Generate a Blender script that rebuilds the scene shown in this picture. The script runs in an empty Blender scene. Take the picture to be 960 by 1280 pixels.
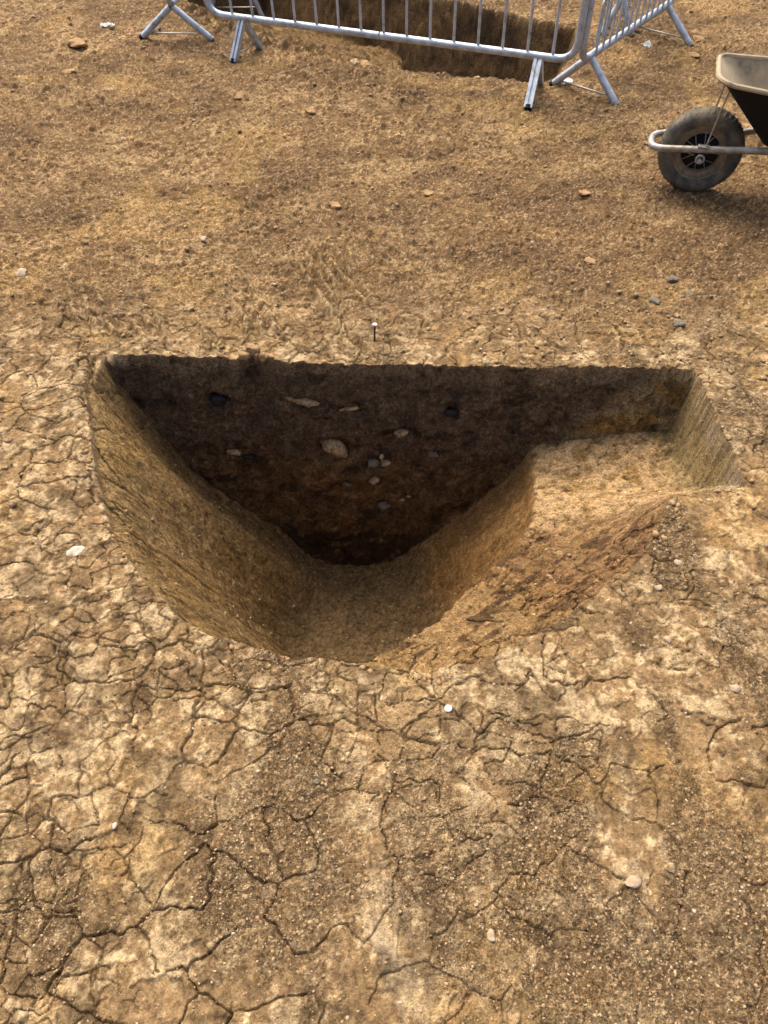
import bpy, bmesh, math, random
import numpy as np
from concurrent.futures import ThreadPoolExecutor
from mathutils import Vector, Matrix
R = math.radians
S = bpy.context.scene
COL = S.collection

# ------------------------------------------------------------------ camera
CAM_H, PITCH, FPX = 1.55, R(49.2), 924.0
cam = bpy.data.cameras.new('camera')
cam.sensor_fit = 'VERTICAL'; cam.sensor_height = 36.0; cam.lens = FPX / 1280 * 36.0
cam.clip_start = 0.05; cam.clip_end = 400
camo = bpy.data.objects.new('camera', cam); COL.objects.link(camo)
camo.location = (0, 0, CAM_H); camo.rotation_euler = (math.pi/2 - PITCH, 0, 0)
S.camera = camo

# ------------------------------------------------------------------ sky, sun, exposure
SUN_EL, SUN_AZ = R(58), R(-24)           # azimuth from +Y (ahead of the camera) towards +X
w = bpy.data.worlds.new('World'); S.world = w; w.use_nodes = True
nt = w.node_tree
sk = nt.nodes.new('ShaderNodeTexSky'); sk.sky_type = 'NISHITA'; sk.sun_disc = False
sk.sun_elevation = SUN_EL; sk.sun_rotation = SUN_AZ
sk.air_density = .8; sk.dust_density = 8.0; sk.ozone_density = 1.0
nt.links.new(sk.outputs[0], nt.nodes['Background'].inputs[0])
nt.nodes['Background'].inputs[1].default_value = 0.115
sl = bpy.data.lights.new('sun', 'SUN'); sl.energy = 1.15; sl.angle = R(42); sl.color = (1.0, .95, .87)
so = bpy.data.objects.new('sun', sl); COL.objects.link(so)
sd = Vector((math.sin(SUN_AZ)*math.cos(SUN_EL), math.cos(SUN_AZ)*math.cos(SUN_EL), math.sin(SUN_EL)))
so.rotation_euler = sd.to_track_quat('Z', 'Y').to_euler(); so.location = sd * 30
S.cycles.diffuse_bounces = 6
S.view_settings.view_transform = 'Standard'; S.view_settings.look = 'None'
S.view_settings.exposure = 1.38; S.view_settings.gamma = 1.0

# ------------------------------------------------------------------ measuring: a pixel of the 960x1280 photograph to a place
SP, CP = math.sin(PITCH), math.cos(PITCH)
def unproj(px, py, h=0.0):
    u, v = (px-480)/FPX, (py-640)/FPX
    z = (CAM_H - h) / (SP + v*CP)
    return u*z, z*(CP - v*SP)
def on_plane_y(px, py, Y):
    u, v = (px-480)/FPX, (py-640)/FPX
    z = Y/(CP - v*SP)
    return u*z, CAM_H - z*(SP + v*CP)

# ------------------------------------------------------------------ numpy noise
def _h(ix, iy, s):
    a = ix.astype(np.uint32)*np.uint32(374761393) + iy.astype(np.uint32)*np.uint32(668265263) + np.uint32((s*1274126177) & 0xFFFFFFFF)
    a ^= a >> np.uint32(13); a *= np.uint32(1274126177)
    a ^= a >> np.uint32(15); a *= np.uint32(2246822519)
    a ^= a >> np.uint32(16)
    return (a & np.uint32(0xFFFFFF)).astype(np.float32) / np.float32(0xFFFFFF)
POOL = ThreadPoolExecutor(4)
def par(fn, *A):
    """run fn on slices of big arrays in threads; fn returns an array or a dict of arrays"""
    n = A[0].shape[0]; k = max(1, min(16, n//40)) if A[0].ndim > 1 else max(1, min(16, n//20000))
    cut = np.linspace(0, n, k+1).astype(int)
    res = list(POOL.map(lambda q: fn(*[a[q[0]:q[1]] for a in A]), zip(cut, cut[1:])))
    if isinstance(res[0], dict): return {key: np.concatenate([r[key] for r in res]) for key in res[0]}
    return np.concatenate(res)
def vnoise(x, y, s=0):
    """smooth 2D value noise, about -1..1"""
    fx, fy = np.floor(x), np.floor(y)
    ix, iy = fx.astype(np.int64), fy.astype(np.int64)
    tx, ty = (x-fx).astype(np.float32), (y-fy).astype(np.float32)
    tx = tx*tx*tx*(tx*(tx*6-15)+10); ty = ty*ty*ty*(ty*(ty*6-15)+10)
    a, b = _h(ix, iy, s), _h(ix+1, iy, s)
    c, d = _h(ix, iy+1, s), _h(ix+1, iy+1, s)
    return ((a + (b-a)*tx)*(1-ty) + (c + (d-c)*tx)*ty)*2 - 1
def fbm(x, y, oct=3, s=0, gain=.5):
    r, a, t = 0, 1.0, 0
    c, sn = .8, .6
    for k in range(oct):
        r = r + a*vnoise(x, y, s+17*k); t += a; a *= gain
        x, y = (c*x - sn*y)*2.03 + 11.3, (sn*x + c*y)*2.03 + 5.7
    return r/t
def vnoise3(x, y, z, s=0):
    fz = np.floor(z); tz = (z-fz).astype(np.float32); tz = tz*tz*(3-2*tz); iz = fz.astype(np.int64)
    fx, fy = np.floor(x), np.floor(y); ix, iy = fx.astype(np.int64), fy.astype(np.int64)
    tx, ty = (x-fx).astype(np.float32), (y-fy).astype(np.float32)
    tx = tx*tx*(3-2*tx); ty = ty*ty*(3-2*ty); r = 0
    for k, wz in ((0, 1-tz), (1, tz)):
        qx = ix + (iz+k)*1013; qy = iy + (iz+k)*2731
        a, b = _h(qx, qy, s), _h(qx+1, qy, s); c, d = _h(qx, qy+1, s), _h(qx+1, qy+1, s)
        r = r + wz*((a + (b-a)*tx)*(1-ty) + (c + (d-c)*tx)*ty)
    return r*2 - 1
def fbm3(x, y, z, oct=3, s=0, gain=.5):
    r, a, t = 0, 1.0, 0
    for k in range(oct):
        r = r + a*vnoise3(x, y, z, s+17*k); t += a; a *= gain
        x, y, z = (.8*x - .6*y)*2.03 + 11.3, (.6*x + .8*z)*2.03 + 5.7, (.8*y - .55*z + .2*x)*2.03 + 3.1
    return r/t
def smooth(a, b, x):
    t = np.clip((x-a)/(b-a), 0, 1); return t*t*(3-2*t)
def smin(a, b, k):
    h = np.clip(.5 + .5*(b-a)/k, 0, 1); return b + (a-b)*h - k*h*(1-h)
def voronoi(x, y, s, jit=.92):
    """distance to the nearest cell edge, its direction, and a random number per cell"""
    bx, by = np.floor(x).astype(np.int64), np.floor(y).astype(np.int64)
    best = np.full(x.shape, 9e9); rx = np.zeros_like(x); ry = np.zeros_like(x)
    cid = np.zeros(x.shape, np.float32)
    offs = [(i, j) for i in (-1, 0, 1) for j in (-1, 0, 1)]
    pts = []
    for i, j in offs:
        cx, cy = bx+i, by+j
        px = cx + .5 + (_h(cx, cy, s)-.5)*jit - x
        py = cy + .5 + (_h(cx, cy, s+1)-.5)*jit - y
        pts.append((px, py))
        d = px*px + py*py; m = d < best
        best = np.where(m, d, best); rx = np.where(m, px, rx); ry = np.where(m, py, ry)
        cid = np.where(m, _h(cx, cy, s+2), cid)
    e = np.full(x.shape, 9.0); ex = np.zeros_like(x); ey = np.zeros_like(x); eid = np.zeros_like(x)
    for px, py in pts:
        dx, dy = px-rx, py-ry; l = np.sqrt(dx*dx+dy*dy); ok = l > 1e-5
        l = np.where(ok, l, 1)
        d = .5*(px+rx)*dx/l + .5*(py+ry)*dy/l
        m = ok & (d < e)
        e = np.where(m, d, e); ex = np.where(m, dx/l, ex); ey = np.where(m, dy/l, ey)
        # one random number per edge, the same seen from both cells
        eid = np.where(m, np.mod((px+rx+2*x)*13.17 + (py+ry+2*y)*7.31, 1.0), eid)
    return e, ex, ey, cid, eid
def polydist(X, Y, P, closed=False):
    d = np.full(X.shape, 9e9)
    n = len(P)
    for i in range(n if closed else n-1):
        (ax, ay), (bx, by) = P[i], P[(i+1) % n]
        dx, dy = bx-ax, by-ay; L = dx*dx+dy*dy
        t = np.clip(((X-ax)*dx + (Y-ay)*dy)/L, 0, 1)
        d = np.minimum(d, (X-ax-t*dx)**2 + (Y-ay-t*dy)**2)
    return np.sqrt(d)
def inside(X, Y, P):
    r = np.zeros(X.shape, bool); n = len(P)
    for i in range(n):
        (ax, ay), (bx, by) = P[i], P[(i+1) % n]
        if ay == by: continue
        r ^= ((ay > Y) != (by > Y)) & (X < (bx-ax)*(Y-ay)/(by-ay) + ax)
    return r
def tps(pts, vals, X, Y, reg=1e-3):
    P = np.array(pts); n = len(P)
    def U(r2): return np.where(r2 > 1e-12, r2*np.log(np.maximum(r2, 1e-12)), 0)
    K = U(((P[:, None]-P[None])**2).sum(-1)) + reg*np.eye(n)
    A = np.zeros((n+3, n+3)); A[:n, :n] = K; A[:n, n] = 1; A[:n, n+1:] = P; A[n, :n] = 1; A[n+1:, :n] = P.T
    c = np.linalg.solve(A, np.r_[np.array(vals), 0, 0, 0])
    r = c[n] + c[n+1]*X + c[n+2]*Y
    for k in range(n): r = r + c[k]*U((X-P[k, 0])**2 + (Y-P[k, 1])**2)
    return r

# ------------------------------------------------------------------ shape of the excavated slot
def YB(X): return 1.997 - .039*X
RIM_PX = [(113,449),(106,478),(110,525),(117,580),(129,630),(138,672),(160,702),(190,745),(240,785),(300,806),(340,815),(400,826),
          (450,830),(500,838),(540,842),(600,825),(630,812),(690,783),(750,742),(790,712),(812,685),(830,650),
          (838,623),(880,622),(925,618),(930,605),(912,560),(890,510),(868,463)]
RIM = [unproj(*p) for p in RIM_PX]
RIM_CLOSED = RIM + [(RIM[-1][0], 2.6), (RIM[0][0], 2.6)]
LIP = [(662,550,.33),(668,600,.29),(669,645,.25),(645,682,.205),(612,715,.17),(577,747,.135),(540,782,.10),(500,810,.065),(465,824,.02)]
LIPXY = [unproj(a, b, -d) for a, b, d in LIP]
DEEP_OUT = [p for p in RIM[:13]]
SEC_PX = [(113,449),(125,455),(165,508),(200,548),(240,592),(280,622),(330,655),(380,690),(412,704),(450,707),(488,701),(520,680),(560,650),(600,620),
          (640,585),(662,552),(720,540),(780,531),(838,527)]
SEC = [on_plane_y(a, b, 1.975) for a, b in SEC_PX]
SECX = np.array([p[0] for p in SEC] + [1.045, 1.06]); SECD = np.array([max(0, -p[1]) for p in SEC] + [.22, 0])
SECD[0] = 0
def D0(X):
    return np.where((X < SECX[0]) | (X > SECX[-1]), 0, np.interp(X, SECX, SECD))
# shelf surface control points (pixel, depth)
SH = [(l[0], l[1], l[2]) for l in LIP] + [(720,542,.325),(780,532,.28),(836,527,.25),(845,575,.24),(850,612,.22),(760,590,.28),(720,630,.25),(770,640,.20),
      (730,670,.185),(690,700,.165),(800,655,.09),(780,690,.07),(740,715,.09),(690,745,.085),(630,780,.075),(570,812,.05)]
SH_XY = [unproj(a, b, -d) for a, b, d in SH]; SH_D = [d for _, _, d in SH]
for a, b in [(838,623),(830,650),(812,685),(790,712),(750,742),(690,783),(630,812),(600,825),(540,842),(500,838)]:
    SH_XY.append(unproj(a, b)); SH_D.append(.012)

# second trench further back
TR = [(-1.25,5.75),(-.95,5.42),(-.70,5.22),(-.40,4.98),(-.12,4.80),(.05,4.73),(.36,4.60),(.78,4.49),(.95,4.52),(1.05,4.76),(1.21,5.37),(.44,6.0),(-.9,7.1),(-1.7,6.7)]

def pit_depth(X, Y):
    d = np.zeros(X.shape)
    bb = (X > -1.15) & (X < 1.2) & (Y > .7) & (Y < 2.3)
    x, y = X[bb], np.minimum(Y[bb], 1.99)
    jx = x + .010*fbm(x*14, y*14, 2, 5) + .0045*fbm(x*50, y*50, 2, 6); jy = y + .010*fbm(x*14, y*14, 2, 9) + .0045*fbm(x*50, y*50, 2, 10)
    # scalloped right wall from the trowel
    ins = inside(jx, jy, RIM_CLOSED)
    dr = np.where(ins, polydist(jx, jy, RIM), 0)
    sh = np.clip(tps(SH_XY, SH_D, x, y), 0, .4)
    kR = 1.2 + 5*smooth(.80, .95, x)*smooth(1.3, 1.42, y)
    sh = smin(sh, kR*dr + (.028 + .016*smooth(.3, .6, x))*smooth(0, .010, dr)*smooth(-.02, .12, x), .012); sh = np.clip(sh, 0, None)
    # deep part
    deep_poly = DEEP_OUT + LIPXY[::-1] + [(LIPXY[0][0], 2.6), (RIM[0][0], 2.6)]
    ind = inside(jx, jy, deep_poly)
    dl = polydist(x, jy, [(px, py) for px, py in RIM[:9]])
    df = polydist(jx, jy, RIM[8:13])
    dR = polydist(jx, jy, LIPXY)
    kl = 1.45 + 1.1*smooth(1.9, 1.45, y)
    rl = .035*smooth(1.0, 1.25, y) + .004
    el = kl*(np.sqrt(dl*dl + rl*rl) - rl) + .30*kl*rl*smooth(0, .01, dl)
    ef = 4.6*df
    base = np.clip(tps(LIPXY, [l[2] for l in LIP], x, y, 1e-2), .0, .33)
    er = base + (2.05 + 2.6*smooth(1.78, 1.15, y))*dR + .05*smooth(0, .03, dR)
    dp = smin(smin(el, ef, .12), er, .02)
    fl = 1.045 - .05*smooth(1.7, 1.3, y) + .012*fbm(x*9, y*9, 2, 3)
    dp = smin(dp, fl, .14)
    dp = np.clip(dp, 0, None)
    z = np.where(ind, np.maximum(dp, 0), sh)
    wgt = smooth(YB(x)-.34, YB(x)-.03, y)
    sec = D0(x)
    keep = smooth(.005, .03, dr + (y > YB(x)-.03)*.03)
    z = z*(1-wgt) + sec*wgt*keep + z*wgt*(1-keep)
    z = np.where(ins & (Y[bb] < YB(x) + .006), z, 0)
    d[bb] = z
    return d
def trench_depth(X, Y):
    d = np.zeros(X.shape)
    bb = (X > -1.9) & (X < 1.4) & (Y > 4.3) & (Y < 7.3)
    x, y = X[bb], Y[bb]
    jx = x + .05*vnoise(x*2.3, y*2.3, 21); jy = y + .05*vnoise(x*2.3, y*2.3, 25)
    ins = inside(jx, jy, TR); dd = polydist(jx, jy, TR, True)
    df = polydist(jx, jy, TR[9:13])       # far and right walls: steep
    dn = polydist(jx, jy, TR[5:10])       # near wall on the right: steep
    dl = polydist(jx, jy, TR[:6])         # left part: a ramp of dug soil
    ramp = .30*dl + .02 + 3*np.maximum(0, x - .10 + .05*fbm(x*5, y*5, 2, 29))
    deep = np.minimum(3.2*df, 6*dn)
    z = smin(np.minimum(deep, ramp), .62, .1)
    z = np.where(ins, np.maximum(z, 0), 0)
    d[bb] = z
    return d

# ------------------------------------------------------------------ fine ground relief
def fields(X, Y, cracks_only=False):
    """relief (m) outside the pit plus masks"""
    r = {}
    near = smooth(2.6, 1.9, Y)                               # crusted and cracked near the slot
    wx = X + .026*fbm(X*8, Y*8, 4, 31, .6); wy = Y + .026*fbm(X*8, Y*8, 4, 37, .6)
    wx = wx + .0045*vnoise(X*55, Y*55, 33); wy = wy + .0045*vnoise(X*55, Y*55, 34)
    m = (Y < 3.2) & (Y > -.1) & (np.abs(X) < 2.0)
    cr = np.zeros(X.shape); e1 = np.full(X.shape, .2); sx = np.zeros(X.shape); sy = np.zeros(X.shape); cid = np.zeros(X.shape)
    x, y, ax, ay = wx[m], wy[m], X[m], Y[m]
    depthm = np.zeros(x.shape); width = np.zeros(x.shape); dmin = np.full(x.shape, .2); gx = np.zeros(x.shape); gy = np.zeros(x.shape)
    cells = np.zeros(x.shape)
    leftness = smooth(.2, -.5, ax)
    edge = polydist(ax, ay, RIM)
    rimnear = smooth(.28, .04, edge)
    for sc, sd_, wd, amt in ((1/.115, 41, .0011, 1.0), (1/.058, 61, .0008, .7), (1/.032, 71, .0006, .4)):
        e, ex, ey, c, eid = voronoi(x*sc, y*sc*1.12, sd_)
        e = e/sc
        msk = fbm(ax*3.1, ay*3.1, 3, sd_+5)*1.25 + .12*vnoise(ax*25, ay*25, sd_+9)
        if sc < 12:
            act = smooth(-.12, .16, msk + .34*leftness + .22*smooth(.0, .4, ax) + .05) * smooth(.30, .45, eid + .22*leftness) 
        elif sc < 25:
            act = smooth(-.03, .22, msk + .30*leftness + .20*rimnear + .16*smooth(.1, .5, ax) - .20) * smooth(.38, .5, eid + .15*leftness)
        else:
            act = smooth(.05, .25, msk + .40*rimnear*leftness - .26) * smooth(.4, .6, eid)
        act = act*smooth(2.75, 2.1, ay)*(1 - .45*smooth(.85, .25, ay)*smooth(-.4, .1, ax))
        wv = wd*(.45 + .75*act + .35*vnoise(ax*22, ay*22, sd_+3))
        closer = (e < dmin) & (act > .12)
        gx = np.where(closer, ex, gx); gy = np.where(closer, ey, gy); 
        dmin = np.where(closer, e, dmin)
        prof = np.exp(-(e/np.maximum(wv, 4e-4))**2)*act*amt
        depthm = np.maximum(depthm, prof)
        cells = cells + (c-.5)*amt*act
    cr[m] = depthm; e1[m] = dmin; sx[m] = gx; sy[m] = gy; cid[m] = cells
    r['crack'] = cr; r['edge'] = e1; r['sx'] = sx; r['sy'] = sy; r['cell'] = cid
    if cracks_only: return r
    # loose crumbly soil lying over the crust
    dust = smooth(-.12, .34, fbm(X*4.2 + 3, Y*2.2 + 1, 5, 81, .64) + .26*smooth(.95, .3, Y) - .04 + .18*smooth(-.3, .5, X) - .12*leftness_full(X) - .13)
    dust = np.clip(dust*(.75 + .5*smooth(-.25, .25, fbm(X*15, Y*15, 3, 83))), 0, 1)*(1 - .4*smooth(2.0, 2.2, Y))
    r['dust'] = dust
    far = 1-near
    z = .012*fbm(X*1.7, Y*1.7, 3, 91)
    med = fbm(X*11, Y*11, 3, 95)
    sml = fbm(X*38, Y*38, 3, 101)
    fin = fbm(X*120, Y*120, 2, 111)
    z = z + near*(.0050*med + .0034*sml + .0014*fin) + far*(.009*med + .0075*sml + .0045*fin)
    # flaking plates: stepped crust
    st = fbm(wx*17, wy*17, 3, 121)
    z = z + near*.005*smooth(.02, .10, st)*(1-.6*dust) + far*.006*smooth(.05, .13, st)
    z = z + dust*(.0016*fbm(X*210, Y*210, 2, 131) + .0022*np.abs(vnoise(X*95, Y*95, 133)))
    # clods further back
    cl = np.clip(fbm(X*26, Y*26, 2, 141) - .22, 0, 1)
    z = z + far*.030*cl*smooth(-.2, .5, fbm(X*2.2, Y*2.2, 2, 145))
    # bucket-teeth drag marks beyond the section and in the left foreground
    a = R(24)
    t = (X*math.cos(a) + Y*math.sin(a)); l = (-X*math.sin(a) + Y*math.cos(a))
    mk = smooth(-1.35, -1.0, X)*smooth(.25, -.1, X)*smooth(2.0, 2.12, Y)*smooth(2.95, 2.6, Y)
    rg_ = np.sin(6.283*t/.044 + 1.8*vnoise(X*7, Y*7, 149) + .8*vnoise(X*25, Y*25, 150))*smooth(-.35, .2, vnoise(t*13, l*4, 151))
    mk = mk*smooth(-.35, .1, fbm(X*3, Y*3, 2, 153))
    z = z + mk*.0120*rg_*(1 + .9*sml)
    r['drag'] = np.clip(mk*rg_, -1, 1)
    mk2 = smooth(.95, .8, Y)*smooth(-.75, -.5, X)*smooth(.1, -.1, X)
    z = z + mk2*.0022*vnoise(X*24 + Y*2, Y*2.2, 155)
    # scuffed scrape at the bottom middle
    mk3 = np.exp(-((X-.01)/.06)**2 - ((Y-.30)/.11)**2)
    z = z + mk3*.005*vnoise((X*.85+Y*.5)*55, (Y*.85-X*.5)*7, 157)
    r['z'] = z - .011*cr
    r['med'] = med; r['sml'] = sml; r['st'] = st; r['far'] = far
    return r
def leftness_full(X): return smooth(.2, -.5, X)

def ground_height(X, Y):
    X = np.atleast_1d(np.asarray(X, float)); Y = np.atleast_1d(np.asarray(Y, float))
    f = fields(X, Y)
    pd = pit_depth(X, Y); td = trench_depth(X, Y)
    rel = np.where(pd > 0, pit_relief(X, Y, pd), 0)*smooth(0, .03, pd)
    return f['z']*(1 - smooth(0, .03, pd)) + rel - pd - td

# ------------------------------------------------------------------ finds and dark voids in the section (each sits in a socket of the wall)
SEC_STONES = [  # px, py, half width px, half height px, tilt deg, material, name, label, category
 (378,509,25,5.5,9,'stone_tan','stone','long thin tan stone lying in the upper dark section','stone'),
 (418,567,22,10.5,16,'stone_tan','stone','largest pale stone, an oblong block in the middle of the dark section','stone'),
 (437,519,14,3,-10,'stone_tan','stone','thin yellowish sliver right of the long tan stone in the section','stone'),
 (502,547,9,5.5,-15,'stone_tan','stone','small tan stone in the section, uppermost right of the oblong block','stone'),
 (291,573,10,3.8,20,'stone_tan','stone','small pale sliver low at the left of the dark section','stone'),
 (466,584,9,6.5,5,'stone_grey','flint','rounded grey flint just right of the oblong block in the section','stone'),
 (482,584,7,4.5,-10,'stone_tan','stone','small pale stone touching the right side of a grey flint in the section','stone'),
 (477,576,3.2,4,0,'stone_pale','flint','tiny pale chip above the small pale stone in the section','stone'),
 (468,606,7,6,0,'stone_pale','shell','pale shell fragment below the grey flint in the dark section','shell'),
 (433,611,7,4.5,10,'stone_grey','flint','small grey flint left of the pale shell in the section','stone'),
 (480,637,8.5,6.5,0,'stone_grey','flint','grey flint lowest in the section, above the dark base layer','stone'),
 (503,627,4,2.2,-20,'stone_tan','flint','tiny pale chip right of the lowest grey flint','stone'),
 (511,622,3.5,2,-30,'stone_tan','flint','tiny pale chip furthest right above the lowest grey flint','stone'),
 (541,569,8,4,20,'stone_grey','flint','flat grey flint at the right of the dark section','stone'),
 (270,513,12,9,-20,'dark_patch','black_lump','black lump standing in for a dark void at the upper left of the dark section','dark_patch'),  # dark of a void in the wall, drawn as a black lump
 (309,580,7,4,5,'dark_patch','black_lump','small black lump standing in for a dark hole beside the pale sliver low at left','dark_patch'),  # dark hole in the wall, drawn as a black lump
 (565,519,9,6,0,'dark_patch','black_lump','black lump in the upper right of the dark section','dark_patch'),
]
def socket(x, d):
    q = 0
    for a, b, hw_, hh, *_ in SEC_STONES:
        sx_, sz_ = on_plane_y(a, b, 1.97); k_ = (1.97*CP + (CAM_H - sz_)*SP)/FPX
        q = np.maximum(q, min(hw_, hh)*k_*1.1*np.exp(-(((x-sx_)/(hw_*k_*1.35))**2 + ((d+sz_)/(hh*k_*1.6))**2)**2))
    return q

# ------------------------------------------------------------------ the ground grid
rows_front = -np.geomspace(.06, 30, 16)[::-1]
ys = [0.0]
while ys[-1] < 1.97: ys.append(ys[-1] + .0023 + .00045*ys[-1])
front = np.r_[rows_front, np.array(ys)*(1.97/ys[-1])]
NW = 150
yb = [2.0]
while yb[-1] < 5.3: yb.append(yb[-1] + .0041*(yb[-1]/2)**1.05)
while yb[-1] < 7.25: yb.append(yb[-1] + .0105)
back = np.r_[np.array(yb[1:]), 7.3*np.geomspace(1.004, 13, 26)]
NU = 690
uc = np.linspace(-1.06, 1.06, NU)
side = np.r_[np.cumsum(np.linspace(.006, .034, 38)), .76 + np.geomspace(.04, 60, 16)]
Yr = np.r_[front, np.full(NW, 2.0), back]
kind = np.r_[np.zeros(len(front)), np.ones(NW), np.full(len(back), 2)]
tw = np.r_[np.ones(len(front)), np.linspace(1, 0, NW), np.zeros(len(back))]
wdt = np.maximum(.66 + .385*Yr, .55)
Xc = wdt[:, None]*uc[None]
Xl = (-wdt*1.06)[:, None] - side[::-1][None]; Xr = (wdt*1.06)[:, None] + side[None]
X = np.concatenate([Xl, Xc, Xr], 1); NR, NC = X.shape
Yrow = np.repeat(Yr[:, None], NC, 1); K = np.repeat(kind[:, None], NC, 1); T = np.repeat(tw[:, None], NC, 1)
lipn = .011*fbm(X*16, X*0+3.3, 3, 201) + .006*vnoise(X*70, X*0+1.3, 203) + .030*np.exp(-((X+.44)/.045)**2)
yb_col = YB(np.clip(X, -1.6, 1.6)) + lipn*smooth(-1.1, -.9, X)*smooth(1.1, .98, X)
fall = np.clip(1 - np.abs(Yrow-2.0)/.45, 0, 1); fall = fall*fall*(3-2*fall)
BAT = .03
Y = np.where(K == 2, Yrow + (yb_col-2.0)*fall, np.where(K == 0, Yrow + (yb_col-2.0)*fall, yb_col - BAT*T))
Y = np.where(K == 0, np.minimum(Y, yb_col-BAT), Y)
X0, Y0 = X.copy(), Y.copy()
# pull grid points onto the cracks so that these are crisp
f = par(lambda a, b: fields(a, b, True), X, Y)
sp = .0030
pull = np.where((f['edge'] < sp) & (f['crack'] > .05), f['edge'], 0)*np.where(K == 1, 0, .9)
X = X + f['sx']*pull; Y = Y + f['sy']*pull
f = par(fields, X, Y)
pdp = par(pit_depth, X, np.where(K == 2, 9, np.where(K == 1, YB(X)-BAT, Y)))
td = par(trench_depth, X, Y)
wall_d = D0(X)
rw = inside(X, np.full(X.shape, 1.9), RIM_CLOSED)
wall_d = np.where(rw, wall_d, 0)
isw = (K == 1)
pd = np.where(isw, pdp*T, np.where(K == 2, 0, pdp))
pitm = smooth(.0, .03, pd)
Z = f['z']*(1-pitm)
# relief inside the pit: trowel striations and clods; every block below works on the points it concerns only
def sub(fn, mask, k, *A):
    out = np.zeros(X.shape + ((k,) if k > 1 else ()), np.float32)
    out[mask] = par(fn, *[a[mask] for a in A]); return out
def mix(a, b, t): return a*(1-t[..., None]) + np.asarray(b, dtype=np.float32)*t[..., None]
def const(c, x): return np.ones(x.shape + (3,), np.float32)*np.asarray(c, np.float32)
def pit_parts(x, y, d):
    cx, cy = -.05, 1.75
    rad = np.sqrt((x-cx)**2 + (y-cy)**2); ang = np.arctan2(y-cy, x-cx)
    stri = fbm(ang*26 + .8*fbm(x*5, y*5, 2, 211), rad*2.4 + d*2.0, 3, 213)
    stri2 = fbm(ang*70 + 1.5*fbm(x*9, y*9, 2, 215), rad*5 + d*6, 2, 217)
    fr = smooth(.2, .45, rad); stri = stri*fr; stri2 = stri2*fr
    pn = fbm3(x*26, y*26, d*26, 3, 221); pf = fbm3(x*85, y*85, d*85, 3, 223, .65)
    slope = smooth(.30, .12, d)*smooth(.015, .05, d)*smooth(1.62, 1.40, y + .10*fbm(x*9, y*9, 2, 219))*smooth(-.1, .1, x)*smooth(-.45, .15, fbm(x*7, y*7, 3, 218))
    rw_ = smooth(.93, .99, x)*smooth(1.36, 1.42, y)*(d > .01)
    return stri, stri2, pn, pf, slope, rw_
def pit_relief(x, y, d):
    stri, stri2, pn, pf, slope, rw_ = pit_parts(x, y, d)
    rad_ = np.sqrt((x+.05)**2 + (y-1.75)**2); ang_ = np.arctan2(y-1.75, x+.05)
    hack = fbm((x*.8+y*.6)*26 + .7*fbm(x*12, y*12, 2, 230), (y*.8-x*.6)*60, 4, 231, .62)
    q = .007*stri + .0018*stri2 + .008*pn + .0060*pf - .0045*smooth(.30, .46, fbm(ang_*34 + .6*pn, rad_*7 + d*3.5, 3, 361))*smooth(.22, .42, rad_) + slope*(.012*hack + .005*pn + .004*pf)
    ev = np.clip(vnoise3(x*13, y*13, d*13, 235)-.25, 0, 1)
    q = q - .020*ev*smooth(.05, .15, d)
    return q + rw_*.014*vnoise(y*42 + 3*vnoise(x*9, y*9, 5), d*5, 233)
inp = (pitm > .001) & ~isw
prel = sub(pit_relief, inp, 1, X, Y, pd) - .013*f['crack']*smooth(.22, .05, pd)
Z = Z + np.where(isw, 0, prel*pitm) - pd
# the section wall: relief across it
def wall_relief(x, d): return .010*fbm(x*8, d*8, 2, 241) + .011*fbm(x*26, d*30, 3, 243) + .0060*fbm(x*85, d*85, 3, 245, .65) - socket(x, d)
wn = sub(wall_relief, isw, 1, X, pd)
wm = np.where(isw, smooth(0, .25, T)*(1 - smooth(.97, 1, T))*(wall_d > .03), 0)
Y = Y - wn*wm - .012*wm*smooth(.10, .0, pd)
# trench relief
tm = smooth(0, .05, td)
def trench_relief(x, y, t): return .05*fbm3(x*7, y*7, t*7, 3, 251) + .016*fbm3(x*28, y*28, t*28, 2, 253)
Z = Z - td + tm*sub(trench_relief, tm > 0, 1, X, Y, td)
# heave of clods along its left side
def heave(x, y):
    d = polydist(x, y, TR[:4]); return .06*np.exp(-(d/.17)**2)*np.clip(fbm(x*22, y*22, 2, 257)+.15, 0, 1)
Z = Z + sub(heave, (np.abs(X) < 2.2) & (Y > 4.3) & (Y < 7), 1, X, Y)

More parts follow.
